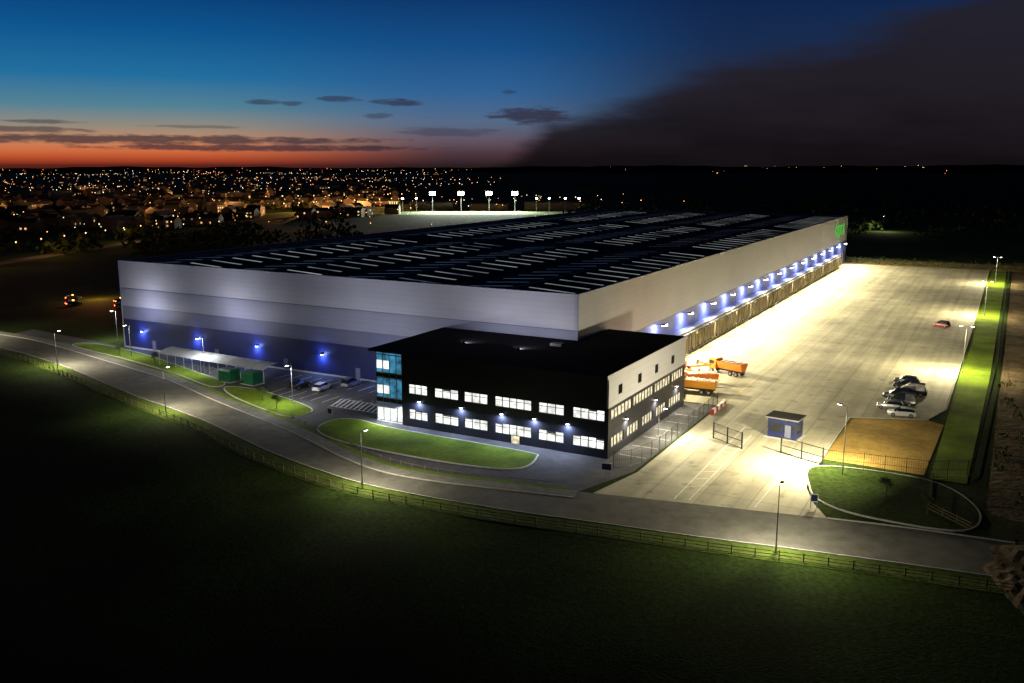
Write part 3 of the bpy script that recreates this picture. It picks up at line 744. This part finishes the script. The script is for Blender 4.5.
for lx in FX:
    c=T@Vector((lx,-1.6,14.2));area('pitch_light',c,T@Vector((lx,-30,0)),60000,(.9,1,.85),(3,1.5))
sheet('sports_pitch',[tuple((T@Vector(p)).xy) for p in((-75,-55,0),(100,-55,0),(100,30,0),(-75,30,0))],.05,'pitch')
m=MB();m.box(-76,-66,6,20,0,9,'brick',T);m.box(-75.5,-66.5,5.7,5.95,5.2,8.4,'retail',T)
for i in range(5): m.box(-75.5+i*2,-74.3+i*2,5.6,5.68,5.4,8.2,'brick',T)
m.box(-74,-67,5.8,5.95,0.4,3,'retail',T);m.obj('retail_unit')
m=MB()
for a,b,h in((-60,-20,6),(-5,30,5),(45,95,6.5)): m.box(a,b,34,48,0,h,'brick',T);m.box(a-.5,b+.5,33.5,48.5,h,h+.5,'tile',T)
m.obj('sports_hall')
m=MB();prev=None
for i in range(140):
    az=-50+i*100/139;d=7600+300*math.sin(i*.7);x,y=P(az,d);h=22+5*math.sin(i*.19)+4*math.sin(i*.53+1)+3*math.sin(i*1.7)+ (12 if az>5 else 0)
    x2,y2=P(az,d-2600)
    if prev: m.face([prev[0],prev[1],(x,y,h),(x2,y2,0)],'hill') ;m.face([prev[1],(prev[1][0],prev[1][1],-5),(x,y,-5),(x,y,h)],'hill')
    prev=((x2,y2,0),(x,y,h))
m.obj('hills',recalc=False)

# ------------------------------------------------------------ sky
w=bpy.data.worlds.new('World');scene.world=w;w.use_nodes=True
nt=w.node_tree;N=nt.nodes;L=nt.links
bg=N['Background']
def mth(op,a,b=None,c=None,clamp=False):
    n=N.new('ShaderNodeMath');n.operation=op;n.use_clamp=clamp
    for i,v in enumerate((a,b,c)):
        if v is None: continue
        if isinstance(v,(int,float)): n.inputs[i].default_value=v
        else: L.new(v,n.inputs[i])
    return n.outputs[0]
def sstep(v,a,b,lo=0,hi=1):
    n=N.new('ShaderNodeMapRange');n.interpolation_type='SMOOTHSTEP'
    L.new(v,n.inputs['Value']);n.inputs['From Min'].default_value=a;n.inputs['From Max'].default_value=b;n.inputs['To Min'].default_value=lo;n.inputs['To Max'].default_value=hi
    return n.outputs['Result']
def ramp(v,st):
    n=N.new('ShaderNodeValToRGB');L.new(v,n.inputs['Fac']);e=n.color_ramp.elements
    while len(e)<len(st): e.new(.5)
    for i,(p,c) in enumerate(st): e[i].position=p;e[i].color=(*lin(c),1)
    return n.outputs['Color']
def mix(f,a,b):
    n=N.new('ShaderNodeMix');n.data_type='RGBA';L.new(f,n.inputs[0])
    for s,v in((6,a),(7,b)):
        if isinstance(v,tuple): n.inputs[s].default_value=(*lin(v),1)
        else: L.new(v,n.inputs[s])
    return n.outputs[2]
tc=N.new('ShaderNodeTexCoord');sp=N.new('ShaderNodeSeparateXYZ');L.new(tc.outputs['Generated'],sp.inputs[0])
X,Y,Z=sp.outputs
fwd=mth('ADD',mth('MULTIPLY',X,FW.x),mth('MULTIPLY',Y,FW.y));rt=mth('ADD',mth('MULTIPLY',X,RT.x),mth('MULTIPLY',Y,RT.y))
az=mth('MULTIPLY',mth('ARCTAN2',rt,fwd),57.2958);el=mth('MULTIPLY',mth('ARCSINE',Z),57.2958)
e40=mth('DIVIDE',el,40,clamp=True)
def S(l): return [(p/40,c) for p,c in l]
left=ramp(e40,S([(0,(95,36,28)),(.3,(172,68,38)),(.8,(208,108,64)),(1.4,(196,138,100)),(2.2,(146,138,124)),(3.3,(84,130,148)),(5,(34,110,158)),(7.5,(14,84,142)),(10,(9,58,114)),(15,(5,28,64)),(38,(3,10,28))]))
midc=ramp(e40,S([(0,(44,32,36)),(.7,(76,54,60)),(1.5,(98,84,98)),(2.6,(84,106,136)),(4.4,(48,98,150)),(7,(22,78,134)),(10,(13,52,104)),(15,(6,26,60)),(38,(3,10,28))]))
right=ramp(e40,S([(0,(22,17,20)),(2,(34,28,36)),(4.5,(40,44,62)),(7,(24,44,80)),(10,(14,36,76)),(15,(6,20,45)),(38,(3,8,22))]))
col=mix(sstep(az,-20,-3),left,midc);col=mix(sstep(az,-2,14),col,right)
cosf=sstep(fwd,-.2,.5);col=mix(cosf,(9,13,30),col)
cmb=N.new('ShaderNodeCombineXYZ');L.new(mth('MULTIPLY',az,.09),cmb.inputs[0]);L.new(mth('MULTIPLY',el,.45),cmb.inputs[1])
nz=N.new('ShaderNodeTexNoise');nz.inputs['Scale'].default_value=1.3;nz.inputs['Detail'].default_value=8;nz.inputs['Roughness'].default_value=.55;L.new(cmb.outputs[0],nz.inputs['Vector']);nf=mth('SUBTRACT',nz.outputs['Fac'],.5)
edge=mth('MINIMUM',mth('ADD',mth('MULTIPLY',az,.27),2.2),mth('ADD',mth('MULTIPLY',az,.8),.8))
dd=mth('SUBTRACT',mth('ADD',edge,mth('MULTIPLY',nf,4)),el)
cm=mth('MULTIPLY',sstep(dd,-.6,1.4),sstep(fwd,.2,.6));ccol=ramp(mth('ADD',mth('DIVIDE',el,12),mth('MULTIPLY',nf,.6),clamp=True),[(0,(18,14,17)),(.35,(33,28,34)),(.9,(36,35,44))])
col=mix(mth('MULTIPLY',cm,.93),col,ccol)
cmb2=N.new('ShaderNodeCombineXYZ');L.new(mth('MULTIPLY',az,.5),cmb2.inputs[0]);L.new(mth('MULTIPLY',el,3.2),cmb2.inputs[1])
nz2=N.new('ShaderNodeTexNoise');nz2.inputs['Scale'].default_value=1.0;nz2.inputs['Detail'].default_value=8;nz2.inputs['Roughness'].default_value=.65;L.new(cmb2.outputs[0],nz2.inputs['Vector'])
n2=mth('MULTIPLY',mth('SUBTRACT',nz2.outputs['Fac'],.5),3.2)
tot=None
for a0,e0,aw,ew,st in((-22,1.45,15,.28,1),(-15,1.0,10,.22,1),(-30,1.9,6,.2,.8),(-14.9,3.65,1.1,.17,.8),(-13.2,3.62,.8,.14,.7),(-10.4,3.9,1.3,.18,.8),(-6.9,3.75,1.6,.2,.9),(-8.2,2.95,1.1,.18,.6),(1.2,3.0,2.6,.5,1),(-.2,4.4,.5,.15,.6),(-26.5,2.35,2,.12,.7),(-4,2.0,3,.3,.5),(-19,2.2,3,.1,.5)):
    q=mth('ADD',mth('POWER',mth('ABSOLUTE',mth('DIVIDE',mth('SUBTRACT',az,a0),aw)),2),mth('POWER',mth('ABSOLUTE',mth('DIVIDE',mth('SUBTRACT',el,e0),ew)),2))
    s=mth('MULTIPLY',sstep(mth('ADD',q,mth('MULTIPLY',n2,-1.3)),1.3,.2),st)
    tot=s if tot is None else mth('MAXIMUM',tot,s)
col=mix(mth('MULTIPLY',tot,.8),col,(48,40,56))
col=mix(sstep(el,-.5,.05),(10,8,9),col)
L.new(col,bg.inputs['Color']);bg.inputs['Strength'].default_value=1.0

cam=bpy.data.cameras.new('Camera');co=bpy.data.objects.new('Camera',cam);scene.collection.objects.link(co)
co.location=(60.7,-132.3,40);co.rotation_euler=(rad(90-11.03),0,rad(28.85));cam.lens=31.82;cam.sensor_width=36;cam.clip_start=1;cam.clip_end=20000
scene.camera=co
scene.view_settings.view_transform='Standard';scene.view_settings.look='None';scene.view_settings.exposure=0
